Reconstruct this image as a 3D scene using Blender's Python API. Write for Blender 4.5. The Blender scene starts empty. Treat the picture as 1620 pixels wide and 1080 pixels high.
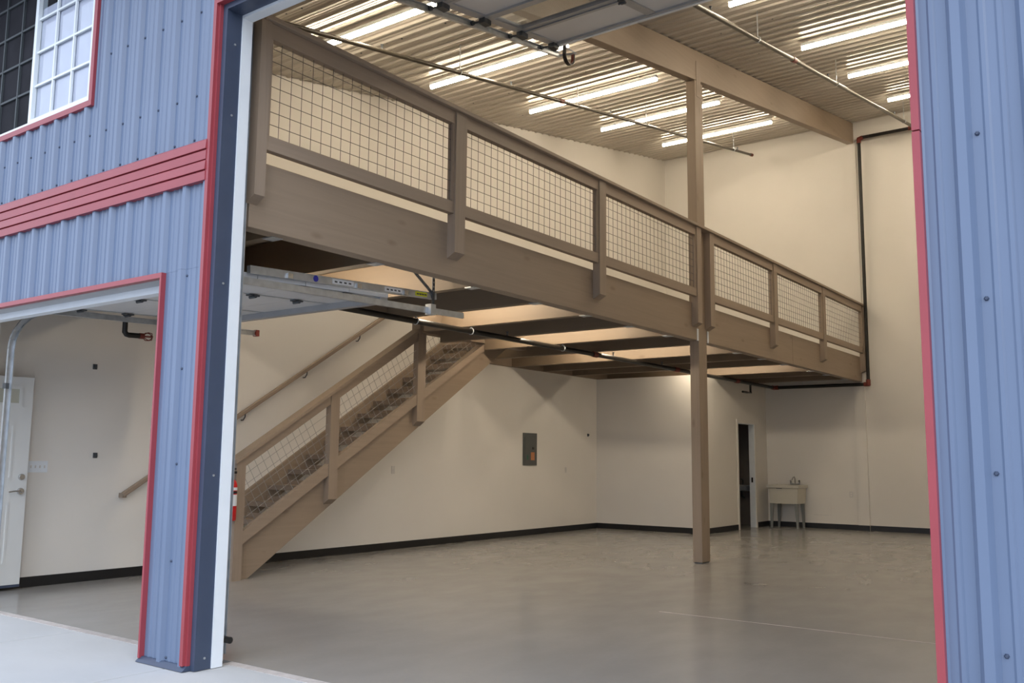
import bpy, math, random
from mathutils import Vector, Matrix
random.seed(7)
scene = bpy.context.scene
col = scene.collection

# ------------------------------------------------------------------ camera
FPX = 1456.33
YAW, PITCH, ROLL = map(math.radians, (36.3754, 7.2960, 0.5468))
fw = Vector((-math.sin(YAW)*math.cos(PITCH), math.cos(YAW)*math.cos(PITCH), math.sin(PITCH)))
r0 = Vector((math.cos(YAW), math.sin(YAW), 0)); u0 = r0.cross(fw)
r1 = r0*math.cos(ROLL) + u0*math.sin(ROLL); u1 = r1.cross(fw)
cam = bpy.data.cameras.new('camera'); cam.sensor_width = 36; cam.lens = 36*FPX/1620
cam.clip_start = .05; cam.clip_end = 500
co = bpy.data.objects.new('camera', cam); col.objects.link(co)
M3 = Matrix((r1, u1, -fw)).transposed()
co.matrix_world = Matrix.Translation((0, 0, 1.32)) @ M3.to_4x4()
scene.camera = co

# ------------------------------------------------------------------ world: bright overcast daylight
wd = bpy.data.worlds.new('world'); scene.world = wd; wd.use_nodes = True
bg = wd.node_tree.nodes['Background']
bg.inputs[0].default_value = (0.82, 0.92, 1.10, 1); bg.inputs[1].default_value = 1.15
sun = bpy.data.lights.new('veiled_sun', 'SUN'); sun.energy = 1.05; sun.angle = math.radians(70); sun.color = (.95, .98, 1.0)
so = bpy.data.objects.new('veiled_sun', sun); col.objects.link(so)
so.rotation_euler = Vector((.62, -.55, .75)).to_track_quat('Z', 'Y').to_euler()

scene.view_settings.view_transform = 'Standard'
scene.view_settings.look = 'None'
scene.view_settings.gamma = 1
scene.view_settings.use_curve_mapping = False
scene.view_settings.exposure = 0.7
TUBE_E = 38.0      # ceiling strip lights
BAY_E = 36.0       # strip lights between the joists
WARM = (1.0, 0.85, 0.645, 1)

# ------------------------------------------------------------------ materials
def S(r, g, b):
    f = lambda c: (c/255/12.92) if c/255 <= .04045 else ((c/255+.055)/1.055)**2.4
    return (f(r), f(g), f(b), 1)
def newmat(name):
    m = bpy.data.materials.new(name); m.use_nodes = True
    return m, m.node_tree, m.node_tree.nodes['Principled BSDF']
def mat(name, c, rough=.5, metal=0, var=.06, scale=6, bump=0, bscale=60, stretch=(1, 1, 1), spec=.5):
    m, t, p = newmat(name); N = t.nodes; L = t.links
    tc = N.new('ShaderNodeTexCoord'); mp = N.new('ShaderNodeMapping'); mp.inputs['Scale'].default_value = stretch
    L.new(tc.outputs['Object'], mp.inputs[0])
    nz = N.new('ShaderNodeTexNoise'); nz.inputs['Scale'].default_value = scale; nz.inputs['Detail'].default_value = 5
    L.new(mp.outputs[0], nz.inputs[0])
    rp = N.new('ShaderNodeValToRGB')
    rp.color_ramp.elements[0].position = .3; rp.color_ramp.elements[1].position = .7
    rp.color_ramp.elements[0].color = tuple(v*(1-var) for v in c[:3])+(1,)
    rp.color_ramp.elements[1].color = tuple(min(1, v*(1+var)) for v in c[:3])+(1,)
    L.new(nz.outputs[0], rp.inputs[0]); L.new(rp.outputs[0], p.inputs['Base Color'])
    p.inputs['Roughness'].default_value = rough; p.inputs['Metallic'].default_value = metal
    p.inputs['Specular IOR Level'].default_value = spec
    if bump:
        n2 = N.new('ShaderNodeTexNoise'); n2.inputs['Scale'].default_value = bscale; L.new(mp.outputs[0], n2.inputs[0])
        b = N.new('ShaderNodeBump'); b.inputs['Strength'].default_value = bump; b.inputs['Distance'].default_value = .01
        L.new(n2.outputs[0], b.inputs['Height']); L.new(b.outputs[0], p.inputs['Normal'])
    return m
def wood(name, c, axis, rough=.55, dark=.68, knots=True):
    m, t, p = newmat(name); N = t.nodes; L = t.links
    tc = N.new('ShaderNodeTexCoord'); mp = N.new('ShaderNodeMapping')
    sc = [16, 16, 16]; sc[axis] = .7; mp.inputs['Scale'].default_value = sc
    L.new(tc.outputs['Object'], mp.inputs[0])
    nz = N.new('ShaderNodeTexNoise'); nz.inputs['Scale'].default_value = 1.6; nz.inputs['Detail'].default_value = 7
    nz.inputs['Distortion'].default_value = .6; L.new(mp.outputs[0], nz.inputs[0])
    rp = N.new('ShaderNodeValToRGB'); e = rp.color_ramp.elements
    e[0].position = .3; e[1].position = .72
    e[0].color = tuple(v*(dark+.2) for v in c[:3])+(1,); e[1].color = c
    L.new(nz.outputs[0], rp.inputs[0])
    out = rp.outputs[0]
    if knots:
        mk = N.new('ShaderNodeMapping'); ks = [5, 5, 5]; ks[axis] = 2.0; mk.inputs['Scale'].default_value = ks
        L.new(tc.outputs['Object'], mk.inputs[0])
        vo = N.new('ShaderNodeTexVoronoi'); vo.inputs['Scale'].default_value = 1; L.new(mk.outputs[0], vo.inputs[0])
        r2 = N.new('ShaderNodeValToRGB'); r2.color_ramp.elements[0].position = .05; r2.color_ramp.elements[1].position = .16
        r2.color_ramp.elements[0].color = (dark+.1, dark+.07, dark+.04, 1); r2.color_ramp.elements[1].color = (1, 1, 1, 1)
        L.new(vo.outputs['Distance'], r2.inputs[0])
        mx = N.new('ShaderNodeMix'); mx.data_type = 'RGBA'; mx.blend_type = 'MULTIPLY'; mx.inputs[0].default_value = 1
        L.new(out, mx.inputs[6]); L.new(r2.outputs[0], mx.inputs[7]); out = mx.outputs[2]
    L.new(out, p.inputs['Base Color']); p.inputs['Roughness'].default_value = rough
    return m
def emis(name, c, e):
    m, t, p = newmat(name)
    p.inputs['Base Color'].default_value = (.8, .8, .8, 1)
    p.inputs['Emission Color'].default_value = c; p.inputs['Emission Strength'].default_value = e
    return m
def concrete(name, c, rlo, rhi, streak=(1.6, .8, 1), amt=.055):
    m, t, p = newmat(name); N = t.nodes; L = t.links
    tc = N.new('ShaderNodeTexCoord')
    def noise(sc, s, d=6):
        mp = N.new('ShaderNodeMapping'); mp.inputs['Scale'].default_value = sc; L.new(tc.outputs['Object'], mp.inputs[0])
        nz = N.new('ShaderNodeTexNoise'); nz.inputs['Scale'].default_value = s; nz.inputs['Detail'].default_value = d
        L.new(mp.outputs[0], nz.inputs[0]); return nz.outputs[0]
    a = noise((1, 1, 1), .55); b = noise(streak, 2.2, 8); d = noise((1, 1, 1), 30, 3)
    def math_(op, x, y):
        n = N.new('ShaderNodeMath'); n.operation = op
        for i, v in enumerate((x, y)):
            if isinstance(v, (int, float)): n.inputs[i].default_value = v
            else: L.new(v, n.inputs[i])
        return n.outputs[0]
    s = math_('ADD', math_('MULTIPLY', a, .45), math_('ADD', math_('MULTIPLY', b, .45), math_('MULTIPLY', d, .10)))
    rp = N.new('ShaderNodeValToRGB'); e = rp.color_ramp.elements
    e[0].position = .33; e[1].position = .67
    e[0].color = tuple(v*(1-amt) for v in c[:3])+(1,); e[1].color = tuple(v*(1+amt) for v in c[:3])+(1,)
    L.new(s, rp.inputs[0])
    # pale scuffs
    mp = N.new('ShaderNodeMapping'); mp.inputs['Scale'].default_value = (1.2, 7, 1); mp.inputs['Rotation'].default_value = (0, 0, .5)
    L.new(tc.outputs['Object'], mp.inputs[0])
    n3 = N.new('ShaderNodeTexNoise'); n3.inputs['Scale'].default_value = 3.3; n3.inputs['Detail'].default_value = 9; n3.inputs['Roughness'].default_value = .7
    L.new(mp.outputs[0], n3.inputs[0])
    r3 = N.new('ShaderNodeValToRGB'); r3.color_ramp.elements[0].position = .60; r3.color_ramp.elements[1].position = .80
    r3.color_ramp.elements[1].color = (.16, .16, .16, 1)
    L.new(n3.outputs[0], r3.inputs[0])
    mx = N.new('ShaderNodeMix'); mx.data_type = 'RGBA'; L.new(r3.outputs[0], mx.inputs[0])
    L.new(rp.outputs[0], mx.inputs[6]); mx.inputs[7].default_value = tuple(min(1, v*1.7) for v in c[:3])+(1,)
    L.new(mx.outputs[2], p.inputs['Base Color'])
    rr = N.new('ShaderNodeMapRange'); rr.inputs['To Min'].default_value = rlo; rr.inputs['To Max'].default_value = rhi
    rr.inputs['From Min'].default_value = .35; rr.inputs['From Max'].default_value = .65
    L.new(s, rr.inputs[0]); L.new(rr.outputs[0], p.inputs['Roughness'])
    return m

DRY = mat('drywall', (.74, .71, .66, 1), .85, var=.02, scale=1.2, bump=.08, bscale=130)
BLUE = mat('blue_siding', (.135, .180, .275, 1), .32, var=.03, scale=2)
NAVY = mat('navy_flashing', (.045, .062, .105, 1), .42, var=.05)
RED = mat('red_trim', (.31, .050, .062, 1), .38, var=.05)
WHITE = mat('white_paint', (.74, .78, .82, 1), .45, var=.02)
DOORW = mat('white_door', (.72, .73, .72, 1), .45, var=.015)
GALV = mat('galvanised_steel', (.50, .53, .56, 1), .38, .75, var=.12, scale=14)
DGALV = mat('dark_steel', (.10, .11, .12, 1), .5, .6, var=.2, scale=20)
PANELW = mat('door_panel_white', (.62, .63, .65, 1), .5, var=.02)
STRUT = mat('door_strut_grey', (.40, .41, .43, 1), .45, .3, var=.05)
CEIL = mat('liner_panel_metal', (.52, .48, .42, 1), .30, .25, var=.03, scale=3)
WY = wood('stained_timber_lengthwise', (.300, .228, .165, 1), 1)
WZ = wood('stained_timber_upright', (.300, .228, .165, 1), 2)
WX = wood('stained_timber_crosswise', (.300, .228, .165, 1), 0)
RAILY = wood('stained_rail_lengthwise', (.310, .238, .178, 1), 1, knots=False)
RAILZ = wood('stained_rail_upright', (.310, .238, .178, 1), 2, knots=False)
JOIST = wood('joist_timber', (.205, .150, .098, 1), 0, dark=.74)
PLY = wood('deck_plywood', (.17, .125, .085, 1), 0, knots=False)
TREAD = wood('stair_tread_timber', (.25, .19, .14, 1), 0, knots=False)
SWIRE = mat('lit_stair_mesh_wire', (.36, .35, .33, 1), .45, .4, var=.05)  # same wire as the mezzanine mesh, coloured lighter to look lit
WIRE = mat('silhouette_mesh_wire', (.10, .098, .095, 1), .5, .2, var=.05)  # darkened colour stands in for the wires seen in silhouette
RUBBER = mat('black_rubber', (.008, .008, .009, 1), .45, var=.1)
PIPE = mat('black_pipe', (.018, .016, .014, 1), .38, .3, var=.2)
GPIPE = mat('grey_brown_pipe', (.085, .072, .055, 1), .4, .3, var=.1)
COUP = mat('red_coupling', (.17, .028, .018, 1), .5, var=.15)
FIRE = mat('extinguisher_red', (.55, .012, .015, 1), .3, var=.03)
BLACK = mat('black_plastic', (.012, .012, .013, 1), .4, var=.1)
CHROME = mat('brushed_chrome', (.55, .55, .55, 1), .25, 1, var=.03)
PGREY = mat('electrical_panel_grey', (.085, .09, .085, 1), .5, var=.05)
ORANGE = mat('orange_label', (.50, .20, .08, 1), .6, var=.1)
LABELW = mat('white_label', (.75, .78, .82, 1), .6, var=.04)
YELLOW = mat('yellow_label', (.62, .66, .03, 1), .6, var=.1)
BLUEL = mat('blue_label', (.03, .03, .35, 1), .5, var=.05)
PLATE = mat('white_plate', (.62, .60, .57, 1), .5, var=.02)
SINKM = mat('sink_plastic', (.60, .57, .48, 1), .4, var=.02)
SLEG = mat('sink_leg_grey', (.22, .23, .22, 1), .5, var=.05)
FLOOR = concrete('polished_concrete', (.285, .276, .262, 1), .16, .26)
APRON = concrete('apron_concrete', (.47, .475, .48, 1), .7, .9, (1, 1, 1), .06)
THRESH = concrete('threshold_concrete', (.46, .42, .40, 1), .7, .9, (6, 6, 1), .35)
ASPH = mat('asphalt', (.10, .10, .105, 1), .9, var=.15, scale=30)
SCREEN = mat('insect_screen', (.022, .022, .027, 1), .8, var=.3, scale=3, spec=.15)
BLIND = mat('white_blind', (.80, .78, .86, 1), .7, var=.02)
SASH = mat('window_vinyl', (.80, .85, .88, 1), .4, var=.01)
GMUNT = mat('screened_muntin', (.055, .065, .07, 1), .6, var=.05)
ROOFM = mat('roof_metal', (.3, .3, .32, 1), .5, .2)
DARKROOM = mat('restroom_shade_tone', (.25, .22, .19, 1), .8, var=.03)  # dark tone puts the shade of the unlit room into its surfaces
TUBE = emis('tube_light', WARM, TUBE_E)
BAYT = emis('joist_bay_light', WARM, BAY_E)
gm, gt, gp = newmat('glass'); gp.inputs['Base Color'].default_value = (.9, .95, 1, 1)
gp.inputs['Roughness'].default_value = .03; gp.inputs['Transmission Weight'].default_value = 1; gp.inputs['IOR'].default_value = 1.3
GLASS = gm
gm2, gt2, gp2 = newmat('door_lite_glass'); gp2.inputs['Base Color'].default_value = (.50, .50, .42, 1); gp2.inputs['Roughness'].default_value = .12
LITE = gm2

# ------------------------------------------------------------------ mesh helpers
class MB:
    def __init__(s): s.v = []; s.f = []; s.sm = []
    def add(s, vs, fs, smooth=False):
        o = len(s.v); s.v += [tuple(v) for v in vs]
        for f in fs: s.f.append(tuple(i+o for i in f)); s.sm.append(smooth)
        return s
    def box(s, x0, x1, y0, y1, z0, z1):
        return s.hexa([(x0, y0, z0), (x1, y0, z0), (x1, y1, z0), (x0, y1, z0), (x0, y0, z1), (x1, y0, z1), (x1, y1, z1), (x0, y1, z1)])
    def hexa(s, v):
        return s.add(v, [(0, 3, 2, 1), (4, 5, 6, 7), (0, 1, 5, 4), (1, 2, 6, 5), (2, 3, 7, 6), (3, 0, 4, 7)])
    def px(s, poly, x0, x1):      # polygon in (y,z), counter-clockwise seen from +x, extruded along x
        n = len(poly); v = [(x0, y, z) for y, z in poly]+[(x1, y, z) for y, z in poly]
        f = [tuple(range(n))[::-1], tuple(range(n, 2*n))]+[(i, (i+1) % n, n+(i+1) % n, n+i) for i in range(n)]
        return s.add(v, f)
    def ring(s, poly, x0, x1, inner):
        n = len(poly)
        v = [(x0, y, z) for y, z in poly]+[(x1, y, z) for y, z in poly]+[(x0, y, z) for y, z in inner]+[(x1, y, z) for y, z in inner]
        f = []
        for i in range(n):
            j = (i+1) % n
            f += [(i, j, n+j, n+i), (2*n+j, 2*n+i, 3*n+i, 3*n+j), (n+i, n+j, 3*n+j, 3*n+i), (j, i, 2*n+i, 2*n+j)]
        return s.add(v, f)
    def bar(s, p, q, w, h, up=(0, 0, 1)):      # box along p->q
        p, q, up = Vector(p), Vector(q), Vector(up); d = (q-p).normalized()
        a = d.cross(up).normalized()*(w/2); b = a.cross(d).normalized()*(h/2)
        v = [p-a-b, p+a-b, p+a+b, p-a+b, q-a-b, q+a-b, q+a+b, q-a+b]
        return s.add(v, [(0, 1, 2, 3), (7, 6, 5, 4), (0, 4, 5, 1), (1, 5, 6, 2), (2, 6, 7, 3), (3, 7, 4, 0)])
    def tube(s, pts, r, n=10, cap=True):
        pts = [Vector(p) for p in pts]; rings = []
        prev = None
        for i, p in enumerate(pts):
            d = ((pts[i+1]-p) if i == 0 else (p-pts[i-1]) if i == len(pts)-1 else (pts[i+1]-p).normalized()+(p-pts[i-1]).normalized()).normalized()
            if prev is None:
                a = d.cross(Vector((0, 0, 1)) if abs(d.z) < .9 else Vector((1, 0, 0))).normalized()
            else: a = (prev-d*prev.dot(d)).normalized()
            prev = a; b = d.cross(a)
            rr = r[i] if isinstance(r, (list, tuple)) else r
            rings.append([p+(a*math.cos(2*math.pi*k/n)+b*math.sin(2*math.pi*k/n))*rr for k in range(n)])
        v = [q for R_ in rings for q in R_]; f = []
        for i in range(len(pts)-1):
            for k in range(n): f.append((i*n+k, i*n+(k+1) % n, (i+1)*n+(k+1) % n, (i+1)*n+k))
        s.add(v, f, True)
        if cap: s.add(rings[0], [tuple(range(n))[::-1]]); s.add(rings[-1], [tuple(range(n))])
        return s
    def build(s, name, m, parent=None, bevel=0):
        off = parent['_o'] if parent and '_o' in parent else (0, 0, 0)
        me = bpy.data.meshes.new(name)
        me.from_pydata([(v[0]-off[0], v[1]-off[1], v[2]-off[2]) for v in s.v], [], s.f)
        me.polygons.foreach_set('use_smooth', s.sm); me.materials.append(m); me.update()
        o = bpy.data.objects.new(name, me); col.objects.link(o)
        if parent: o.parent = parent; o['_o'] = off
        if bevel:
            b = o.modifiers.new('bevel', 'BEVEL'); b.width = bevel; b.segments = 2; b.limit_method = 'ANGLE'
        return o
def B(*a): return MB().box(*a)
def tag(o, label, cat, group=None, kind=None):
    o['label'] = label; o['category'] = cat
    if group: o['group'] = group
    if kind: o['kind'] = kind
    return o
def thing(name, loc, label, cat, group=None, kind=None):
    o = bpy.data.objects.new(name, None); o.location = loc; o.empty_display_size = .1; col.objects.link(o); o['_o'] = loc
    return tag(o, label, cat, group, kind)
def copy_tree(o, delta, label=None, parent=None):
    c = o.copy(); col.objects.link(c)
    if parent: c.parent = parent
    else: c.location = Vector(o.location)+Vector(delta)
    if label: c['label'] = label
    for ch in o.children: copy_tree(ch, delta, None, c)
    return c
def share(o, loc):                       # another piece with the same mesh under the same parent
    c = o.copy(); col.objects.link(c); c.location = loc; return c

# ------------------------------------------------------------------ main dimensions (metres)
XW, XRT = -9.55, -0.45          # inner faces of the left and right walls
YF, YI, YB = 3.575, 3.90, 18.95  # siding face, inner face of front wall, back wall
XJ, XR, XP, XL = -5.13, -0.77, -5.617, -8.62   # big opening, small opening
ZT, ZH = 4.37, 2.53
CS = .1685
def CZ(y): return 5.13+CS*y
XB0, XB1 = -5.36, -5.229        # timber beam line
ZM0, ZM1 = 2.92, 3.412
YC, XRR = 15.83, -7.25          # restroom walls

# ------------------------------------------------------------------ ground and floor
g = MB().box(-60, 60, -60, 3.80, -.30, -.09).build('ground', ASPH); tag(g, 'dark asphalt lot in front of the building', 'ground', kind='structure')
ap = thing('apron', (-3, 2, -.1), 'pale concrete apron in front of the two door openings', 'pavement', kind='structure')
edges = [-11.8, -10.16, -8.54, -6.92, -5.302, -3.68, -2.06, -.44, 1.18, 2.8]
for i in range(len(edges)-1):
    for y0, y1 in ((-1.6, .9), (.912, 3.86)):
        B(edges[i]+.006, edges[i+1]-.006, y0, y1, -.10, -.004).build('concrete_slab', APRON, ap, bevel=.006)
B(-11.8, 2.8, -1.6, 3.86, -.12, -.03).build('slab_bed', ASPH, ap)
fl = B(XW-.2, XRT+.2, 3.93, YB+.2, -.15, 0).build('floor', FLOOR); tag(fl, 'smooth grey brown concrete floor of the empty workshop', 'floor', kind='structure')
j = B(-3.9, XRT, 7.52, 7.528, -.01, .0012).build('control_joint', THRESH, fl)
for k, (a, b, lb) in enumerate(((XL-.1, XP+.05, 'worn concrete threshold strip under the small garage opening'), (XJ, XRT, 'worn concrete threshold strip under the tall garage opening'))):
    t = B(a, b, 3.855, 3.935, -.12, -.001).build('trim_%d' % (k+1), THRESH); tag(t, lb, 'threshold', kind='structure')

# ------------------------------------------------------------------ walls
def slab(name, x0, x1, y0, y1, label, m=DRY):
    o = MB().px([(y0, 0), (y1, 0), (y1, CZ(y1)-.005), (y0, CZ(y0)-.005)], x0, x1).build(name, m); return tag(o, label, 'wall', kind='structure')
slab('wall_left', XW-.2, XW, YI, YB+.2, 'tall off white drywall side wall behind the staircase')
slab('wall_right', XRT, XRT+.2, YI, YB+.2, 'off white drywall side wall behind the blue front wall')
slab('wall_back', XW, XRT, YB, YB+.2, 'tall off white drywall end wall behind the utility sink')
pil = MB().px([(YB-.05, .0), (YB, .0), (YB, CZ(YB)-.45), (YB-.05, CZ(YB-.05)-.45)], -5.40, -5.19).build('trim_3', DRY); tag(pil, 'shallow off white pilaster on the end wall under the timber beams', 'pilaster', kind='structure')
# restroom
tag(B(XW, XRR, YC, YC+.1, 0, 2.922).build('wall_restroom_front', DRY), 'low drywall partition under the mezzanine joists facing the entrance', 'wall', kind='structure')
D0, D1, DH = 17.40, 18.26, 2.09
w = MB().box(XRR-.1, XRR, YC+.1, D0, 0, 2.895).box(XRR-.1, XRR, D1, YB, 0, 2.895).box(XRR-.1, XRR, D0, D1, DH, 2.895).build('wall_restroom_side', DRY)
tag(w, 'drywall partition with the restroom doorway beside the utility sink', 'wall', kind='structure')
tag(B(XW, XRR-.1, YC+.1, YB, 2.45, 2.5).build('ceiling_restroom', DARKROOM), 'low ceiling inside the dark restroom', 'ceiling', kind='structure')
tag(B(XW, XW+.03, YC+.1, YB, 0, 2.45).build('wall_restroom_left', DARKROOM), 'restroom wall with the shade of the unlit room in its colour', 'wall', kind='structure')
tag(B(XW+.03, XRR-.1, YB-.03, YB, 0, 2.45).build('wall_restroom_back', DARKROOM), 'wall with shade in its colour behind the small restroom basin', 'wall', kind='structure')
d2 = thing('door_2', (XRR, (D0+D1)/2, 0), 'white cased restroom doorway standing open to a dark room', 'doorway', kind='structure')
B(XRR-.11, XRR+.004, D0, D0+.02, 0, DH).build('door_jamb', WHITE, d2); B(XRR-.11, XRR+.004, D1-.02, D1, 0, DH).build('door_jamb', WHITE, d2)
B(XRR-.11, XRR+.004, D0+.02, D1-.02, DH-.02, DH).build('head_jamb', WHITE, d2)
B(XRR+.001, XRR+.018, D0-.06, D0+.005, 0, DH).build('door_casing', DRY, d2); B(XRR+.001, XRR+.018, D1-.005, D1+.06, 0, DH).build('door_casing', DRY, d2)
B(XRR+.001, XRR+.018, D0-.06, D1+.06, DH-.005, DH+.06).build('head_casing', DRY, d2)
B(XRR-.07, XRR-.035, D1-.025, D1-.0205, .90, 1.0).build('strike_plate', BLACK, d2)
# baseboards
def base(name, a, label): tag(B(*a).build(name, RUBBER), label, 'baseboard', kind='structure')
BH = .102
base('baseboard_left', (XW, XW+.012, YI, YC-.012, 0, BH), 'black rubber baseboard along the tall left wall')
base('baseboard_restroom_front', (XW, XRR+.012, YC-.012, YC, 0, BH), 'black rubber baseboard along the low partition under the mezzanine')
base('baseboard_restroom_side', (XRR, XRR+.012, YC, D0-.06, 0, BH), 'black rubber baseboard between the partition corner and the restroom doorway')
base('baseboard_restroom_end', (XRR, XRR+.012, D1+.06, YB, 0, BH), 'short black rubber baseboard between the restroom doorway and the sink')
o = MB().box(XRR+.012, -5.40, YB-.012, YB, 0, BH).box(-5.40, -5.19, YB-.062, YB-.05, 0, BH).box(-5.19, XRT, YB-.012, YB, 0, BH).build('baseboard_back', RUBBER)
tag(o, 'black rubber baseboard along the end wall with the sink', 'baseboard', kind='structure')

# front wall: body, siding sheets, screws
WX0, WX1, WZ0, WZ1 = -8.69, -6.74, 4.06, 5.64      # window hole
fwl = thing('wall_front', (-5.37, 3.7, 0), 'blue ribbed metal front wall around the two garage openings', 'wall', kind='structure')
TOPZ = 6.3
b = MB()
def fb(x0, x1, z0, z1): b.box(x0, x1, 3.60, YI, z0, z1)
fb(-9.75, -9.44, 0, 2.09); fb(-8.74, XL, 0, 2.56); fb(-9.44, -8.74, 2.09, 2.56); fb(-9.75, -9.44, 2.09, 2.56)
fb(-9.75, XP, 2.56, WZ0); fb(-9.75, WX0, WZ0, WZ1); fb(WX1, XP, WZ0, WZ1); fb(-9.75, XP, WZ1, CZ(3.9)+.05)
fb(XP+.03, XJ-.06, 0, 2.56); fb(XP, XJ-.06, 2.56, CZ(3.9)); fb(XJ-.06, XR-.01, ZT+.03, CZ(3.9)); fb(XR+.01, 3.4, 0, CZ(3.9))
b.build('wall_body', DRY, fwl)
RIB0 = -5.405; PER = .2286
def siding(x0, x1, z0, z1):
    xs = {round(x0, 4): 0, round(x1, 4): 0}
    pts = []
    k = math.floor((x0-RIB0)/PER)-1
    prof = [(-.034, 0), (-.017, -.028), (.017, -.028), (.034, 0), (.070, 0), (.078, -.006), (.092, -.006), (.100, 0), (.128, 0), (.136, -.006), (.150, -.006), (.158, 0)]
    raw = []
    while RIB0+k*PER < x1+.3:
        for dx, dy in prof: raw.append((RIB0+k*PER+dx, dy))
        k += 1
    def at(x):
        for (a, ya), (c, yc) in zip(raw, raw[1:]):
            if a <= x <= c: return ya+(yc-ya)*(x-a)/(c-a)
        return 0
    pts = [(x0, at(x0))]+[p for p in raw if x0 < p[0] < x1]+[(x1, at(x1))]
    n = len(pts); yb = 3.592
    v = [(x, yb+y, z0) for x, y in pts]+[(x, yb+y, z1) for x, y in pts]+[(x0, 3.599, z0), (x1, 3.599, z0), (x0, 3.599, z1), (x1, 3.599, z1)]
    f = [(i, i+1, n+i+1, n+i) for i in range(n-1)]
    f += [(2*n+1, 2*n, 2*n+2, 2*n+3), (2*n, 0, n, 2*n+2), (n-1, 2*n+1, 2*n+3, 2*n-1)]
    f += [tuple(range(n-1, -1, -1))+(2*n, 2*n+1), tuple(range(n, 2*n))+(2*n+3, 2*n+2)]
    return MB().add(v, f).build('siding_sheet', BLUE, fwl)
SCR = MB().tube([(0, 0, 0), (0, -.004, 0), (0, -.009, 0)], [.009, .009, .005], 6)
smesh = None
def screws(sheet, x0, x1, zs):
    global smesh
    k = math.ceil((x0+.02-RIB0-.05)/PER)
    while RIB0+.05+k*PER < x1-.01:
        for z in zs:
            if smesh is None:
                o = SCR.build('screw', NAVY); smesh = o.data; col.objects.unlink(o); bpy.data.objects.remove(o)
            o = bpy.data.objects.new('screw', smesh); col.objects.link(o); o.parent = sheet
            off = fwl['_o']; o.location = (RIB0+.05+k*PER-off[0], 3.5925-off[1], z-off[2])
        k += 1
Z3 = (3.46, 3.775, 4.385, 5.0)
def sheets(x0, x1, z0, z1, zs):
    s = RIB0-.10; k = math.floor((x0-s)/.9144); a = x0
    while a < x1-1e-6:
        k += 1; c = min(x1, s+k*.9144)
        if c-a < .08 and c < x1: continue
        sh = siding(a, c, z0, z1); screws(sh, a, c, [z for z in zs if z0 < z < z1]); a = c
sheets(-9.75, WX0-.05, 3.425, TOPZ, (3.46, 3.775)); sheets(WX0-.05, WX1+.05, 3.425, WZ0-.05, (3.46, 3.775)); sheets(WX0-.05, WX1+.05, WZ1+.05, TOPZ, ())
sheets(WX1+.05, XJ-.032, 3.425, TOPZ, Z3)
sheets(-9.75, XJ-.032, 2.565, 3.15, ())
sheets(XP+.018, XJ-.032, .02, 2.564, (.05, .65, 1.27, 1.895, 2.52))
sheets(XJ-.032, XR+.0, ZT+.05, TOPZ, (5.0,))
sheets(XR+.028, 3.4, .02, TOPZ, (.06, .676, 1.287, 1.902, 2.51, 3.12, 3.775, 4.385))
# base flashing of the pillar
MB().px([(3.54, .0), (3.60, .0), (3.60, .03), (3.575, .03)], XP+.0, XJ+.02).build('base_flashing', NAVY, fwl)
# red fascia band of four boards
for i in range(4):
    z0 = 3.141+i*.0718
    MB().px([(3.55-.006*(i % 2), z0), (3.60, z0), (3.60, z0+.0718), (3.562, z0+.0718), (3.55, z0+.060)], -9.75, XJ-.03).build('red_fascia_board', RED, fwl)
# trims around the openings
tb = thing('trim_4', (XJ, 3.6, 0), 'red edging and navy return around the tall garage opening', 'trim', kind='structure')
B(XJ-.032, XJ, 3.555, 3.60, 0.03, ZT).build('red_edge', RED, tb); B(XJ, XJ+.016, 3.575, 3.60, .03, ZT-.001).build('red_return', RED, tb)
B(XJ-.032, XR, 3.555, 3.60, ZT, ZT+.05).build('red_edge', RED, tb)
B(XR, XR+.028, 3.555, 3.60, 0, 2.55).build('red_edge', RED, tb); B(XR, XR+.028, 3.556, 3.60, 2.556, TOPZ).build('red_edge', RED, tb)
B(XJ-.06, XJ+.06, 3.60, 3.72, 0, ZT-.04).build('navy_return', NAVY, tb); B(XJ-.06, XR, 3.60, 3.72, ZT-.04, ZT+.03).build('navy_soffit', NAVY, tb)
B(XR+.001, XR+.01, 3.60, 3.72, 0, ZT-.04).build('navy_return', NAVY, tb)
B(XJ-.06, XJ+.07, 3.72, 3.80, 0, ZT-.06).build('white_stop', WHITE, tb); B(XJ-.06, XR, 3.72, 3.80, ZT-.06, ZT+.03).build('white_head_stop', WHITE, tb)
for z in (.07, 1.2, 2.45, 3.6, 4.1): MB().tube([(XJ+.058, 3.67, z), (XJ+.065, 3.67, z)], .008, 6).build('screw', GALV, tb)
tb = thing('trim_5', (XP, 3.6, 0), 'red edging and pale head lining around the small garage opening', 'trim', kind='structure')
B(XP, XP+.018, 3.555, 3.60, .02, ZH+.035).build('red_edge', RED, tb); B(XL, XP, 3.555, 3.60, ZH, ZH+.035).build('red_edge', RED, tb)
B(XP+.014, XP+.03, 3.60, 3.80, 0, ZH).build('navy_return', NAVY, tb)
B(XL, XP+.014, 3.60, 3.72, ZH-.005, ZH+.03).build('grey_soffit', STRUT, tb)
B(XL, XP+.014, 3.72, 3.80, ZH-.055, ZH+.03).build('white_head_stop', WHITE, tb)
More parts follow.
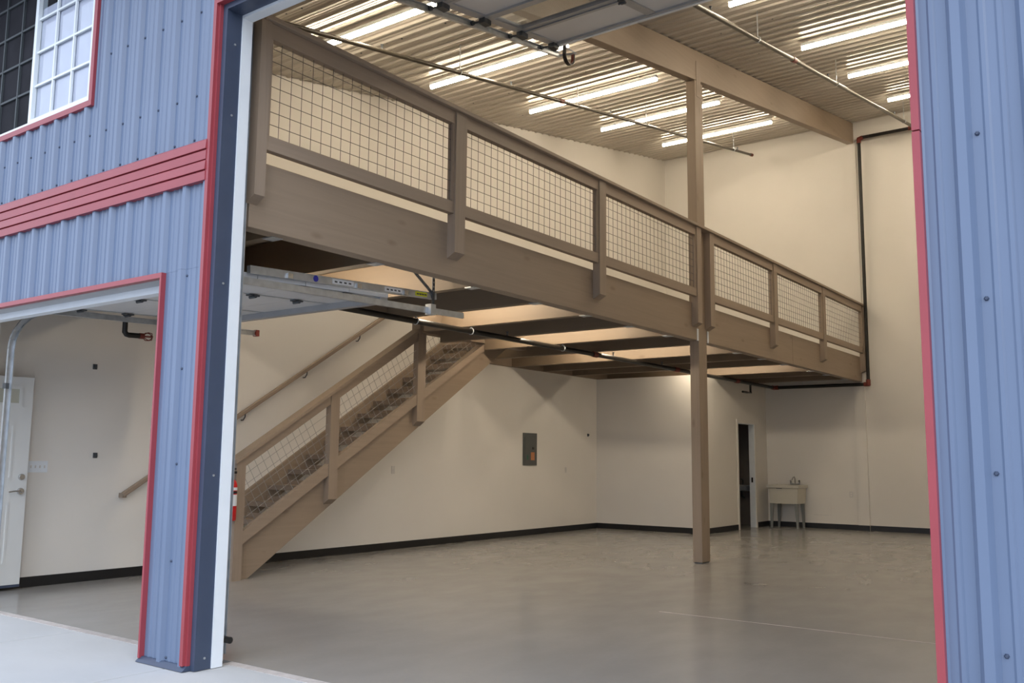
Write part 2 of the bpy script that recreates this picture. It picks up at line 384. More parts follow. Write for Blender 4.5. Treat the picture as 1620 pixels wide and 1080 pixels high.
# ceiling and roof
def ceiling():
    prof = [(-.036, 0), (-.014, -.024), (.014, -.024), (.036, 0), (.075, 0), (.084, -.005), (.096, -.005), (.105, 0), (.125, 0), (.134, -.005), (.146, -.005), (.155, 0)]
    ys = []; y = 3.95; c = math.cos(math.atan(CS))
    while y < YB-.05:
        ys += [(y+d*c, h) for d, h in prof]; y += PER*c
    n = len(ys)
    v = [(XW-.02, y, CZ(y)+h) for y, h in ys]+[(XRT+.02, y, CZ(y)+h) for y, h in ys]
    v += [(XW-.02, y, CZ(y)+.012) for y, h in ys]+[(XRT+.02, y, CZ(y)+.012) for y, h in ys]
    f = []
    for i in range(n-1): f += [(i, n+i, n+i+1, i+1), (2*n+i, 2*n+i+1, 3*n+i+1, 3*n+i)]
    return MB().add(v, f).build('ceiling', CEIL)
ce = ceiling(); tag(ce, 'sloping ribbed metal liner panel ceiling carrying the strip lights', 'ceiling', kind='structure')
m = MB(); k = 0
for y in [4.9+1.52*i for i in range(9)]:
    yy = y-((y-3.95) % (PER*.986))+.056
    for i in range(38): m.tube([(-9.4+.235*i, yy+.02*((i*7) % 3-1), CZ(yy)-.006), (-9.4+.235*i, yy+.02*((i*7) % 3-1), CZ(yy)+.003)], .011, 6)
sc = m.build('ceiling_screws', DGALV, ce); sc['kind'] = 'stuff'
tag(MB().px([(2.9, CZ(2.9)+.03), (YB+.3, CZ(YB+.3)+.03), (YB+.3, CZ(YB+.3)+.25), (2.9, CZ(2.9)+.25)][::1], -10.2, 3.6).build('roof', ROOFM), 'sloping metal roof over the workshop', 'roof', kind='structure')

# window
wn = thing('window_1', ((WX0+WX1)/2, 3.6, WZ0), 'white sliding window with grid bars in the blue upper wall', 'window', kind='structure')
MB().box(WX0-.05, WX1+.05, 3.56, 3.60, WZ0-.05, WZ0-.004).box(WX1+.004, WX1+.05, 3.561, 3.60, WZ0-.004, WZ1+.004).box(WX0-.05, WX0-.004, 3.561, 3.60, WZ0-.004, WZ1+.004).box(WX0-.05, WX1+.05, 3.56, 3.60, WZ1+.004, WZ1+.05).build('red_surround', RED, wn)
MID = -7.70
def sash(x0, x1, y, t, m, n_, cols, rows, bw=.018):
    q = MB().box(x0, x0+t, y, y+.05, WZ0+t, WZ1-t).box(x1-t, x1, y, y+.05, WZ0+t, WZ1-t).box(x0, x1, y, y+.05, WZ0, WZ0+t).box(x0, x1, y, y+.05, WZ1-t, WZ1)
    s = q.build(n_, SASH, wn)
    a, c = x0+t, x1-t
    for i in range(1, cols): B(a+(c-a)*i/cols-bw/2, a+(c-a)*i/cols+bw/2, y+.012, y+.03, WZ0+t, WZ1-t).build('muntin', m, s)
    for i in range(1, rows): B(a, c, y+.014, y+.028, WZ0+t+(WZ1-WZ0-2*t)*i/rows-bw/2, WZ0+t+(WZ1-WZ0-2*t)*i/rows+bw/2).build('muntin', m, s)
    B(a, c, y+.034, y+.038, WZ0+t, WZ1-t).build('pane', GLASS, s)
    return s
sash(MID-.02, WX1, 3.575, .045, SASH, 'sash', 3, 5)
sash(WX0, MID+.02, 3.60, .045, GMUNT, 'sash', 3, 5)
B(MID+.03, WX1-.047, 3.616, 3.622, WZ0+.047, 5.10).build('white_blind', BLIND, wn)
B(WX0+.046, MID-.026, 3.6300, 3.6325, WZ0+.046, WZ1-.046).build('insect_screen', SCREEN, wn)
B(WX0, WX1, 3.87, 3.88, WZ0, WZ1).build('dark_interior_sheet', SCREEN, wn)  # added dark sheet so the interior behind the panes looks dark

# ------------------------------------------------------------------ timber frame
po = thing('support_post', (-5.295, 11.437, 0), 'tall stained timber post carrying the roof beam and the mezzanine', 'post')
B(XB0-.002, XB1, 11.313, 11.561, .012, CZ(11.313)-.462).build('post_shaft', WZ, po, bevel=.006)
B(XB0+.012, XB1-.012, 11.33, 11.545, 0, .012).build('base_plate', DGALV, po)
B(XB1-.001, XB1+.004, 11.36, 11.50, 6.35, 6.86).build('top_strap', RAILZ, po)
rb = MB().px([(YI, CZ(YI)-.46), (YB, CZ(YB)-.46), (YB, CZ(YB)-.024), (YI, CZ(YI)-.024)], XB0, XB1-.002).build('roof_beam', WY, bevel=.005)
tag(rb, 'sloping stained timber beam under the ceiling resting on the post', 'beam')
mz = thing('mezzanine', (-7.3, 11.4, ZM0), 'timber mezzanine platform with deep edge beam and exposed joists', 'mezzanine')
for y0, y1 in ((3.97, 11.311), (11.563, 14.93), (14.936, YB)): B(XB0, XB1, y0, y1, ZM0, ZM1).build('edge_beam', WY, mz, bevel=.005)
OX = -8.46
JY = [4.30, 5.37, 6.66, 7.70, 8.68, 9.68, 10.69, 11.75, 12.95, 13.93, 14.91, 16.23, 17.10, 18.2]
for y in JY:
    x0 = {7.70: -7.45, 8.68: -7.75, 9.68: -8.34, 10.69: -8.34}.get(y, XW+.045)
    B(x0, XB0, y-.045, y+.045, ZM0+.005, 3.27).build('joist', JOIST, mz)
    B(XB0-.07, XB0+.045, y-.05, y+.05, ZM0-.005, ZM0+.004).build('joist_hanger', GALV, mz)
B(-7.54, -7.451, 6.705, 8.634, ZM0+.03, 3.27).build('stair_trimmer', WY, mz)
B(-8.488, -8.341, 9.22, 11.70, 3.02, 3.27).build('stair_trimmer', WY, mz)
B(XW, XW+.045, YI, 6.6, ZM0+.005, 3.27).build('wall_ledger', WY, mz); B(XW, XW+.045, 11.7, YB, ZM0+.005, 3.27).build('wall_ledger', WY, mz)
B(-7.54, XB0-.004, YI, YB, 3.271, 3.30).build('deck', PLY, mz); B(XW, -7.541, YI, 6.70, 3.271, 3.30).build('deck', PLY, mz)
B(-8.488, -7.541, 8.64, 11.66, 3.271, 3.30).build('deck', PLY, mz); B(XW, -7.541, 11.661, YB, 3.271, 3.30).build('deck', PLY, mz)
for y in (11.28, 11.60): B(XB1-.01, XB1+.004, y-.022, y+.022, ZM0-.004, ZM0+.155).build('beam_hanger', LABELW, mz)

# railing of the mezzanine
def wires(m, pl, pts):
    for p, q in pts: m.tube([p, q], .0029, 4, False)
rl = thing('mezzanine_railing', (-5.18, 11.4, 3.08), 'stained timber railing with wire mesh panels along the mezzanine edge', 'railing')
PY = [3.985, 6.18, 8.67, 11.18, 11.59, 13.99, 16.39, 18.86]
for i, y in enumerate(PY):
    hw = .07 if i else .035
    if i == 0: hw = .045
    z0 = 3.085
    MB().add([(XB1, y-hw, z0), (XB1, y+hw, z0), (-5.14, y+hw, z0+.05), (-5.14, y-hw, z0+.05), (XB1, y-hw, 4.428), (XB1, y+hw, 4.428), (-5.14, y+hw, 4.428), (-5.14, y-hw, 4.428)],
             [(0, 1, 2, 3), (7, 6, 5, 4), (1, 0, 4, 5), (2, 1, 5, 6), (3, 2, 6, 7), (0, 3, 7, 4)]).build('railing_post', RAILZ, rl)
B(-5.228, -5.115, 3.97, YB-.005, 4.430, 4.468).build('cap_rail', RAILY, rl, bevel=.006)
for a, c in ((0, 1), (1, 2), (2, 3), (4, 5), (5, 6), (6, 7)):
    y0, y1 = PY[a]+.0701 if a else PY[a]+.0451, PY[c]-.0701
    B(-5.215, -5.155, y0, y1, 4.312, 4.428).build('top_rail', RAILY, rl)
    B(-5.215, -5.155, y0, y1, 3.485, 3.592).build('bottom_rail', RAILY, rl)
    B(-5.215, -5.155, y0, y0+.028, 3.593, 4.311).build('side_stop', RAILZ, rl); B(-5.215, -5.155, y1-.028, y1, 3.593, 4.311).build('side_stop', RAILZ, rl)
    m = MB(); n = round((y1-y0-.056)/.1016); 
    for k in range(n+1):
        y = y0+.03+(y1-y0-.06)*k/n; m.tube([(-5.185, y, 3.592), (-5.185, y, 4.312)], .0029, 4, False)
    for k in range(1, 8):
        z = 3.592+.72*k/7.6; m.tube([(-5.181, y0+.028, z), (-5.181, y1-.028, z)], .0029, 4, False)
    m.build('wire_mesh', WIRE, rl)

# ------------------------------------------------------------------ staircase
SL = .640; SX0, SX1 = -8.49, -8.43
def sb(y): return .04+SL*(y-6.66)
st = thing('staircase', (-8.95, 6.6, 0), 'open stained timber staircase rising along the left wall to the mezzanine', 'staircase')
yt = 6.66+(3.01-.04)/SL
MB().px([(6.50, 0), (6.60, 0), (yt, 3.01), (6.66+(3.01-.46)/SL, 3.01), (6.50, sb(6.50)+.42)], SX0, SX1).build('stringer', WY, st)
MB().px([(6.50, 0), (6.60, 0), (11.0, sb(11.0)), (11.655, 2.95), (11.655, 3.26), (11.2, 3.26), (6.50, sb(6.50)+.42)], XW+.001, XW+.045).build('stringer', WY, st)
NT = 16; RISE = 3.30/(NT+1); RUN = RISE/SL
for i in range(1, NT+1):
    y = 6.50+RUN*(i-1)
    tr = B(XW+.046, SX0-.001, y, y+RUN+.015, RISE*i-.06, RISE*i).build('tread', TREAD, st)
    B(XW+.046, SX0-.001, y+RUN-.012, y+RUN+.014, RISE*i+.0005, RISE*i+.055).build('added_gap_board', WX, st)  # added board to darken the open gap between treads
# stair railing
sr = thing('stair_railing', (-8.39, 6.4, 0), 'stained timber stair railing with diagonal wire mesh panels', 'railing')
RX0, RX1 = -8.43, -8.345
def tz(y): return 1.30+.613*(y-6.33)
MB().px([(6.335, 0), (6.455, 0), (6.455, tz(6.455)-.041), (6.335, tz(6.335)-.041)], RX0, RX1).build('newel_post', RAILZ, sr)
posts = [(6.335, 6.455), (7.665, 7.805), (9.20, 9.355)]
for y0, y1 in posts[1:]:
    zb = sb((y0+y1)/2)+.04
    zt0, zt1 = (tz(y0)-.045, tz(y1)-.045) if y0 < 9 else (3.01, 3.01)
    MB().add([(RX0, y0, zb), (RX0, y1, zb+.0), (RX1, y1, zb+.06), (RX1, y0, zb+.06), (RX0, y0, zt0), (RX0, y1, zt1), (RX1, y1, zt1), (RX1, y0, zt0)],
             [(0, 1, 2, 3), (7, 6, 5, 4), (1, 0, 4, 5), (2, 1, 5, 6), (3, 2, 6, 7), (0, 3, 7, 4)]).build('railing_post', RAILZ, sr)
MB().px([(6.30, tz(6.30)-.04), (9.20, tz(9.20)-.04), (9.20, tz(9.20)), (6.30, tz(6.30))], RX0-.035, RX1+.035).build('cap_rail', RAILY, sr)
def lo(y): return .515+.603*(y-6.45)
def panel(y0, y1, flat=None):
    t = lambda y: tz(y)-.16
    if flat is None:
        MB().px([(y0, t(y0)), (y1, t(y1)), (y1, tz(y1)-.042), (y0, tz(y0)-.042)], RX0+.01, RX1-.01).build('top_rail', RAILY, sr)
        MB().px([(y0, lo(y0)-.14), (y1, lo(y1)-.14), (y1, lo(y1)), (y0, lo(y0))], RX0+.01, RX1-.01).build('bottom_rail', RAILY, sr)
        top = t
    else:
        ye = 10.66
        MB().px([(y0, lo(y0)-.14), (ye, lo(ye)-.14), (ye, min(lo(ye), flat)), (y0, lo(y0))], RX0+.01, RX1-.01).build('bottom_rail', RAILY, sr)
        top = lambda y: flat
    m = MB(); X = (RX0+RX1)/2; c = math.cos(math.atan(.61)); s = math.sin(math.atan(.61))
    # wires along the slope
    for k in range(1, 9):
        off = .102*k/c; a, e = None, None
        ys = [y0+(y1-y0)*i/60 for i in range(61)]
        ok = [y for y in ys if lo(y)+off < top(y)]
        if len(ok) > 2: m.tube([(X, ok[0], lo(ok[0])+off), (X, ok[-1], lo(ok[-1])+off)], .0029, 4, False)
    # wires square to the slope
    d = y0-.6
    while d < y1+.1:
        pts = []
        for i in range(121):
            L_ = i*.01; y = d-s*L_; z = lo(d)+c*L_
            if y0 < y < y1 and lo(y) < z < top(y): pts.append((y, z))
        if len(pts) > 4: m.tube([(X+.004, pts[0][0], pts[0][1]), (X+.004, pts[-1][0], pts[-1][1])], .0029, 4, False)
        d += .102*c*1.0
    m.build('wire_mesh', SWIRE, sr)
panel(6.456, 7.664); panel(7.806, 9.199); panel(9.356, 10.5, 3.01)
# wall handrail
hr = thing('wall_handrail', (XW, 7.5, 1.9), 'slim brown wooden handrail on brackets along the left wall', 'handrail')
def hz(y): return .90+.626*(y-5.71)
MB().bar((-9.47, 5.70, hz(5.70)), (-9.47, 10.9, hz(10.9)), .045, .055).build('rail', RAILY, hr, bevel=.012)
MB().bar((-9.47, 5.725, hz(5.70)-.005), (-9.545, 5.725, hz(5.70)-.005), .05, .05).build('rail_return', RAILY, hr)
for y in (6.4, 7.28, 8.25, 9.2, 10.1):
    MB().tube([(-9.549, y, hz(y)-.11), (-9.51, y, hz(y)-.11), (-9.475, y, hz(y)-.07), (-9.47, y, hz(y)-.02)], .008, 6).build('bracket', DGALV, hr)

# ------------------------------------------------------------------ strip lights
def strip(name, x0, x1, y, zt, slope, emat, label, group, drop=.09):
    c = thing(name, ((x0+x1)/2, y, zt-drop-.045), label, 'light', group)
    zz = zt-drop
    MB().hexa([(x0, y-.035, zz-.012), (x1, y-.035, zz-.012), (x1, y+.035, zz-.012), (x0, y+.035, zz-.012), (x0, y-.035, zz+.03), (x1, y-.035, zz+.03), (x1, y+.035, zz+.03), (x0, y+.035, zz+.03)]).build('housing', WHITE, c)
    MB().tube([(x0+.004, y, zz-.030), (x1-.004, y, zz-.030)], .030, 10).build('diffuser', emat, c)
    for x in (x0+.3, x1-.3): MB().tube([(x, y, zz+.03), (x, y, zt-.002)], .004, 5).build('hanger', GALV, c)
    return c
LL = [7.09, 9.47, 11.93, 14.23, 16.71]
for i, y in enumerate(LL):
    strip('strip_light', -8.46, -6.13, y, CZ(y), CS, TUBE, ['lit strip light on the ceiling above the mezzanine next to the front wall', 'lit strip light on the ceiling above the mezzanine, second row from the front wall', 'lit strip light on the ceiling above the mezzanine, middle row of five', 'lit strip light on the ceiling above the mezzanine, second row from the end wall', 'lit strip light on the ceiling above the mezzanine next to the end wall'][i], 'strip lights above the mezzanine')
for i, y in enumerate([9.75, 12.29, 14.52, 16.97]):
    strip('strip_light', -4.05, -1.72, y, CZ(y), CS, TUBE, ['lit ceiling strip light over the open floor, partly behind the raised tall door', 'lit ceiling strip light over the open floor, one row behind the raised tall door', 'lit ceiling strip light over the open floor, between two others', 'lit ceiling strip light over the open floor next to the end wall'][i], 'strip lights over the open floor')
BAYS = [(5.95, -7.5, -5.9), (8.12, -7.35, -5.9), (10.12, -7.9, -5.9), (12.30, -8.3, -5.9), (15.40, -7.6, -5.9)]
for i, (y, x0, x1) in enumerate(BAYS):
    strip('joist_bay_light', x0, x1, y, 3.271, 0, BAYT, ['lit strip light between mezzanine joists above the end of the small door track', 'lit strip light between mezzanine joists beside the stair opening', 'lit strip light between mezzanine joists just before the support post', 'lit strip light between mezzanine joists just behind the support post', 'lit strip light between mezzanine joists above the low restroom partition'][i], 'strip lights between the mezzanine joists', .035)

# ------------------------------------------------------------------ sprinkler pipes
def pipe_run(name, loc, label, segs, r, m, couplings=(), heads=(), rods=()):
    t = thing(name, loc, label, 'pipe')
    for sg in segs: MB().tube(sg, r, 12).build('pipe', m, t)
    for p, q in couplings: MB().tube([p, q], r*1.28, 12).build('coupling', COUP, t)
    for p in heads: MB().tube([(p[0], p[1], p[2]+r*.8), (p[0], p[1], p[2]+r+.035), (p[0], p[1], p[2]+r+.045), (p[0], p[1], p[2]+r+.05)], [.012, .009, .02, .02], 8).build('sprinkler_head', DGALV, t)
    for p, zt in rods:
        MB().tube([(p[0], p[1], p[2]+r*1.2), (p[0], p[1], zt)], .006, 6).build('hanger_rod', GALV, t)
        n = 14; MB().tube([(p[0]+math.sin(a)*(r+.006), p[1], p[2]+math.cos(a)*(r+.006)+.004) for a in [2*math.pi*i/n for i in range(n+1)]], .006, 5, False).build('hanger_loop', GALV, t)
    return t
def pc(y, gap): return CZ(y)-gap
g1 = .385
pipe_run('sprinkler_pipe', (-7.2, 12, pc(12, g1)), 'thin sprinkler pipe hung under the ceiling above the mezzanine', [[(-7.2, 4.6, pc(4.6, g1)), (-7.2, 18.35, pc(18.35, g1))]], .026, GPIPE,
         [((-7.2, 10.9, pc(10.9, g1)), (-7.2, 11.0, pc(11.0, g1))), ((-7.2, 18.31, pc(18.31, g1)), (-7.2, 18.40, pc(18.40, g1)))],
         [(-7.2, y, pc(y, g1)) for y in (7.2, 9.7, 12.4, 15.2, 17.6)], [((-7.2, y, pc(y, g1)), CZ(y)-.003) for y in (5.6, 8.6, 11.4, 13.6, 17.4)])
g2 = .40
zu = pc(18.70, g2)
pipe_run('sprinkler_pipe', (-4.0, 14, pc(14, g2)), 'sprinkler pipe under the ceiling with a black riser down the end wall',
         [[(-4.0, 5.5, pc(5.5, g2)), (-4.0, 18.66, pc(18.66, g2)), (-4.0, 18.73, zu+.01)]], .030, GPIPE,
         [((-4.0, 11.75, pc(11.75, g2)), (-4.0, 11.86, pc(11.86, g2))), ((-4.0, 18.60, pc(18.60, g2)), (-4.0, 18.72, zu+.005))],
         [(-4.0, y, pc(y, g2)) for y in (9.1, 13.3, 17.2)], [((-4.0, y, pc(y, g2)), CZ(y)-.003) for y in (7.6, 10.5, 13.7, 17.9)])
ZL = 2.862; XPI = -7.0
rs = pipe_run('sprinkler_riser', (-5.08, 18.80, ZL), 'black sprinkler riser with red elbows on the end wall turning under the mezzanine',
         [[(-4.07, 18.78, zu+.02), (-5.05, 18.78, zu+.02)], [(-5.08, 18.78, zu-.03), (-5.08, 18.78, ZL+.05)], [(-5.10, 18.80, ZL), (XPI+.03, 18.80, ZL)], [(XPI, 18.74, ZL), (XPI, 4.5, ZL)]], .034, PIPE,
         [((-5.00, 18.78, zu+.02), (-5.10, 18.78, zu-.01)), ((-5.08, 18.78, zu+.0), (-5.08, 18.78, zu-.09)), ((-4.02, 18.78, zu+.02), (-4.12, 18.78, zu+.02)),
          ((-5.08, 18.78, ZL+.09), (-5.08, 18.78, ZL-.03)), ((-5.06, 18.80, ZL), (-5.17, 18.80, ZL)), ((XPI+.09, 18.80, ZL), (XPI-.02, 18.80, ZL)), ((XPI, 18.82, ZL), (XPI, 18.68, ZL)), ((XPI, 16.9, ZL), (XPI, 16.75, ZL)), ((XPI, 14.3, ZL), (XPI, 14.15, ZL)), ((XPI, 11.62, ZL), (XPI, 11.5, ZL))],
         [(XPI, y, ZL) for y in (9.4, 12.1, 13.7)], [((XPI, y, ZL), 2.924) for y in (7.66, 8.66, 10.70, 14.90)])
MB().tube([(XPI, 17.5, ZL), (XPI, 17.5, ZL-.16), (XPI, 17.52, ZL-.19), (XPI, 17.3, ZL-.19), (XPI, 17.1, ZL-.19)], .022, 8).build('drain_branch', PIPE, rs)
MB().tube([(-6.4, 18.80, ZL+.03), (-6.4, 18.80, 3.26)], .005, 5).build('hanger_rod', GALV, rs)
dp = thing('sprinkler_drop', (-8.6, 5.09, 2.53), 'black pipe elbow with a red caged sprinkler head behind the small opening', 'sprinkler')
MB().tube([(-8.6, 5.09, 3.27), (-8.6, 5.09, 2.56), (-8.6, 5.11, 2.535), (-8.6, 5.14, 2.53), (-8.6, 5.25, 2.535)], .027, 10).build('pipe', PIPE, dp)
MB().tube([(-8.6, 5.25, 2.535), (-8.6, 5.30, 2.537)], .03, 10).build('valve_body', COUP, dp)
m = MB()
for a in range(6):
    an = a*math.pi/3; m.tube([(-8.6+.02*math.cos(an), 5.30, 2.537+.02*math.sin(an)), (-8.6+.045*math.cos(an), 5.335, 2.537+.045*math.sin(an)), (-8.6+.04*math.cos(an), 5.38, 2.537+.04*math.sin(an)), (-8.6, 5.40, 2.537)], .005, 5)
m.build('head_cage', COUP, dp)

# ------------------------------------------------------------------ garage doors
def dz(y): return 4.33+.171*y
gd = thing('tall_garage_door', (-2.9, 6.2, dz(6.2)), 'raised tall sectional garage door stored under the sloping ceiling', 'garage door')
YS = [7.66, 7.04, 6.44, 5.84, 5.24, 4.64]
GX0, GX1 = -5.13, -.74
def sx(y0, y1, x0, x1, t0, t1): # slab following the door slope
    return MB().px([(y0, dz(y0)+t0), (y1, dz(y1)+t0), (y1, dz(y1)+t1), (y0, dz(y0)+t1)], x0, x1)
STX = [GX0+.02, -3.98, -2.85, -1.75, GX1-.08]
for i in range(5):
    y1, y0 = YS[i]-.004, YS[i+1]+.004
    if i == 1:
        se = sx(y0, y0+.07, GX0, GX1, 0, .05).build('glazed_section', STRUT, gd)
        sx(y1-.07, y1, GX0, GX1, 0, .05).build('section_rail', STRUT, se)
        for x in STX: sx(y0+.07, y1-.07, x-.03, x+.06, 0, .05).build('section_stile', STRUT, se)
        for a, c in zip(STX, STX[1:]): sx(y0+.06, y1-.06, a+.05, c-.02, .02, .026).build('pane', GLASS, se)
    else:
        se = sx(y0, y1, GX0, GX1, .012, .055).build('door_section', PANELW, gd)
        sx(y0, y0+.045, GX0, GX1, -.012, .012).build('section_rail', STRUT, se); sx(y1-.045, y1, GX0, GX1, -.012, .012).build('section_rail', STRUT, se)
        for x in STX: sx(y0+.045, y1-.045, x-.03, x+.06, -.004, .012).build('section_stile', STRUT, se)
    if 0 < i:
        for x in STX: MB().box(x-.01, x+.04, YS[i]-.04, YS[i]+.04, dz(YS[i])-.03, dz(YS[i])-.013).tube([(x-.02, YS[i], dz(YS[i])-.034), (x+.05, YS[i], dz(YS[i])-.034)], .010, 8).build('hinge', DGALV, gd)
sx(7.655, 7.70, GX0, GX1, -.02, .05).build('bottom_seal_rail', WHITE, gd)
tr = thing('tall_door_track', (-5.19, 3.94, 0), 'galvanised roller track of the tall garage door beside its opening', 'track')
def tk(y): return 4.31+.1718*y
path = [(-5.262, 3.925, 0.03), (-5.262, 3.925, 4.30)]
for k in range(7):
    a = k/6*math.radians(80); path.append((-5.262, 3.925+.62*(1-math.cos(a)), 4.42+.62*math.sin(a)*1.0))
path += [(-5.262, 4.75, tk(4.75)), (-5.262, 6.4, tk(6.4)), (-5.262, 7.95, tk(7.95))]
m = MB()
for p, q in zip(path, path[1:]):
    up = (1, 0, 0)
    m.bar(p, q, .055, .006, up)
    d = (Vector(q)-Vector(p)).normalized(); n = d.cross(Vector((1, 0, 0)))*.027
    for s in (-1, 1): m.bar(Vector(p)+n*s+Vector((.014, 0, 0)), Vector(q)+n*s+Vector((.014, 0, 0)), .005, .03, up)
m.build('roller_track', GALV, tr)
B(-5.31, -5.27, 3.902, 3.912, 0.03, 4.35).build('wall_angle', GALV, tr)
for y in (5.84, 6.44, 7.04, 7.60):
    MB().tube([(-5.255, y, tk(y)+.012), (-5.12, y, dz(y)-.02)], .009, 6).tube([(-5.255, y, tk(y)+.012), (-5.233, y, tk(y)+.012)], .024, 10).box(-5.13, -5.06, y-.05, y+.05, dz(y)-.06, dz(y)-.013).build('roller_bracket', DGALV, gd)
for y in (5.0, 6.7): MB().bar((-5.268, y, tk(y)), (-5.268, y, CZ(y)-.03), .03, .006, (0, 1, 0)).build('track_hanger', GALV, tr)
bp = thing('door_stop_strap', (-5.15, 7.95, tk(7.95)-.2), 'black and red looped strap hanging at the end of the raised tall door', 'strap')
def strap(w, r, yc, z0, m, nm):
    v = MB(); pts = []
    for k in range(13):
        a = math.pi*k/12; pts.append((yc-r*math.cos(a), z0-r*math.sin(a)))
    pts = [(yc-r, z0+.16)]+pts+[(yc+r, z0+.06)]
    for p, q in zip(pts, pts[1:]): v.bar((-5.12, p[0], p[1]), (-5.12, q[0], q[1]), w, .008, (1, 0, 0)) if False else v.bar((-5.12, p[0], p[1]), (-5.12, q[0], q[1]), .006, w, (1, 0, 0))
    v.build(nm, m, bp)
strap(.045, .085, 7.93, tk(7.93)-.06, BLACK, 'black_loop'); strap(.03, .075, 7.93, tk(7.93)-.055, COUP, 'red_lining')
MB().tube([(-5.26, 7.96, tk(7.96)), (-5.08, 8.02, tk(8.02)-.01)], .012, 8).tube([(-5.14, 7.86, tk(7.86)+.05), (-5.10, 8.05, tk(8.05)+.0)], .008, 6).build('bolt', GALV, bp)
bm_ = MB().tube([(-5.235, 3.925, .13), (-5.155, 3.925, .13)], .022, 10).build('track_bumper', BLACK, tr)

def ldz(y): return 2.675+.045*(y-4.3)
ld = thing('small_garage_door', (-7.0, 4.9, 2.66), 'raised white sectional garage door stored flat under the mezzanine', 'garage door')
LY = [5.90, 5.42, 4.94, 4.46, 4.02]
LX0, LX1 = -8.36, -5.73
def lsx(y0, y1, x0, x1, t0, t1): return MB().px([(y0, ldz(y0)+t0), (y1, ldz(y1)+t0), (y1, ldz(y1)+t1), (y0, ldz(y0)+t1)], x0, x1)
for i in range(4):
    y1, y0 = LY[i]-.003, LY[i+1]+.003
    se = lsx(y0, y1, LX0, LX1, 0, .04).build('door_section', PANELW, ld)
    for x in (LX0+.03, -7.35, -6.42, LX1-.06): lsx(y0, y1, x, x+.03, -.006, 0).build('section_stile', GALV, se)
    if i:
        for x in (LX0+.02, -7.36, -6.43, LX1-.07): MB().box(x, x+.06, LY[i]-.05, LY[i]+.05, ldz(LY[i])-.02, ldz(LY[i])-.007).tube([(x-.01, LY[i], ldz(LY[i])-.026), (x+.07, LY[i], ldz(LY[i])-.026)], .014, 8).build('hinge', DGALV, ld)
MB().px([(5.80, ldz(5.8)-.055), (5.89, ldz(5.89)-.055), (5.89, ldz(5.89)-.001), (5.80, ldz(5.8)-.001)], LX0, LX1).build('end_strut', STRUT, ld)
def ltrack(name, X, label, side, yend=6.93):
    t = thing(name, (X, 4.0, 0), label, 'track')
    pa = [(X, 3.93, .03), (X, 3.93, 2.26)]
    for k in range(1, 8):
        a = k/7*math.pi/2; pa.append((X, 3.93+.36*(1-math.cos(a)), 2.26+.385*math.sin(a)))
    pa += [(X, yend, 2.645+.028*(yend-4.3))]
    m = MB()
    for p, q in zip(pa, pa[1:]):
        m.bar(p, q, .05, .006, (1, 0, 0))
        d = (Vector(q)-Vector(p)).normalized(); n = d.cross(Vector((1, 0, 0)))*.025
        for s in (-1, 1): m.bar(Vector(p)+n*s+Vector((-side*.012, 0, 0)), Vector(q)+n*s+Vector((-side*.012, 0, 0)), .005, .026, (1, 0, 0))
    m.build('roller_track', GALV, t)
    for z in (.5, 1.9): B(X-.03, X+.03, 3.901, 3.93, z, z+.05).build('wall_clip', DGALV, t)
    return t
t = ltrack('small_door_track', -5.70, 'galvanised door track with stickers hung from the mezzanine edge beam', 1)
# upper square rail with stickers
MB().bar((-5.70, 4.35, 2.735), (-5.70, 6.50, 2.845), .04, .062).build('upper_rail', GALV, t)
def ur(y): return 2.735+(y-4.35)*.11/2.15
MB().tube([(-5.682, 5.0, ur(5.0)), (-5.676, 5.0, ur(5.0))], .026, 16).build('sticker', BLUEL, t)
for y0, y1, mm in ((5.18, 5.42, LABELW), (5.80, 6.02, LABELW), (6.20, 6.36, YELLOW)):
    s = MB().px([(y0, ur(y0)-.02), (y1, ur(y1)-.02), (y1, ur(y1)+.02), (y0, ur(y0)+.02)], -5.679, -5.676).build('sticker', mm, t)
    for k in range(4):
        a = y0+(y1-y0)*(.1+.22*k); MB().px([(a, ur(a)-.008), (a+.03, ur(a)-.008), (a+.03, ur(a)+.006), (a, ur(a)+.006)], -5.676, -5.6755).build('print_mark', DGALV, s)
for y in (4.72, 5.47, 6.06): B(-5.68, -5.66, y-.02, y+.03, ur(y)-.03, ur(y)+.01).build('clip', CHROME, t)
def perf(p, q, nm):
    m = MB().bar(p, q, .004, .035, (1, 0, 0) if abs(p[1]-q[1]) > .02 else (0, 1, 0)); o = m.build(nm, DGALV, t)
    P, Q = Vector(p), Vector(q); n = int((Q-P).length/.04)
    for k in range(1, n):
        c = P.lerp(Q, k/n); B(c.x+.003, c.x+.0045, c.y-.006, c.y+.006, c.z-.008, c.z+.008).build('slot', PLATE, o)
MB().bar((-5.67, 6.44, 2.69), (-5.67, 6.44, 3.27), .035, .006, (1, 0, 0)).build('hanger_upright', DGALV, t)
MB().bar((-5.67, 6.43, 2.86), (-5.67, 5.9, 3.20), .006, .035, (1, 0, 0)).build('hanger_brace', DGALV, t)
for k in range(9):
    B(-5.667, -5.664, 6.434, 6.446, 2.88+.04*k, 2.895+.04*k).build('slot', PLATE, t); f_ = k/9.
    B(-5.668, -5.664, 6.36-.45*f_, 6.372-.45*f_, 2.90+.29*f_, 2.915+.29*f_).build('slot', PLATE, t)
B(-5.73, -5.66, 6.40, 6.47, 2.66, 2.76).build('hanger_foot', GALV, t)
t2 = ltrack('small_door_track', -8.47, 'galvanised door track curving up beside the open white door', -1, 6.60)
B(-8.50, -8.44, 6.585, 6.63, 2.675, 2.745).build('end_bumper', COUP, t2)

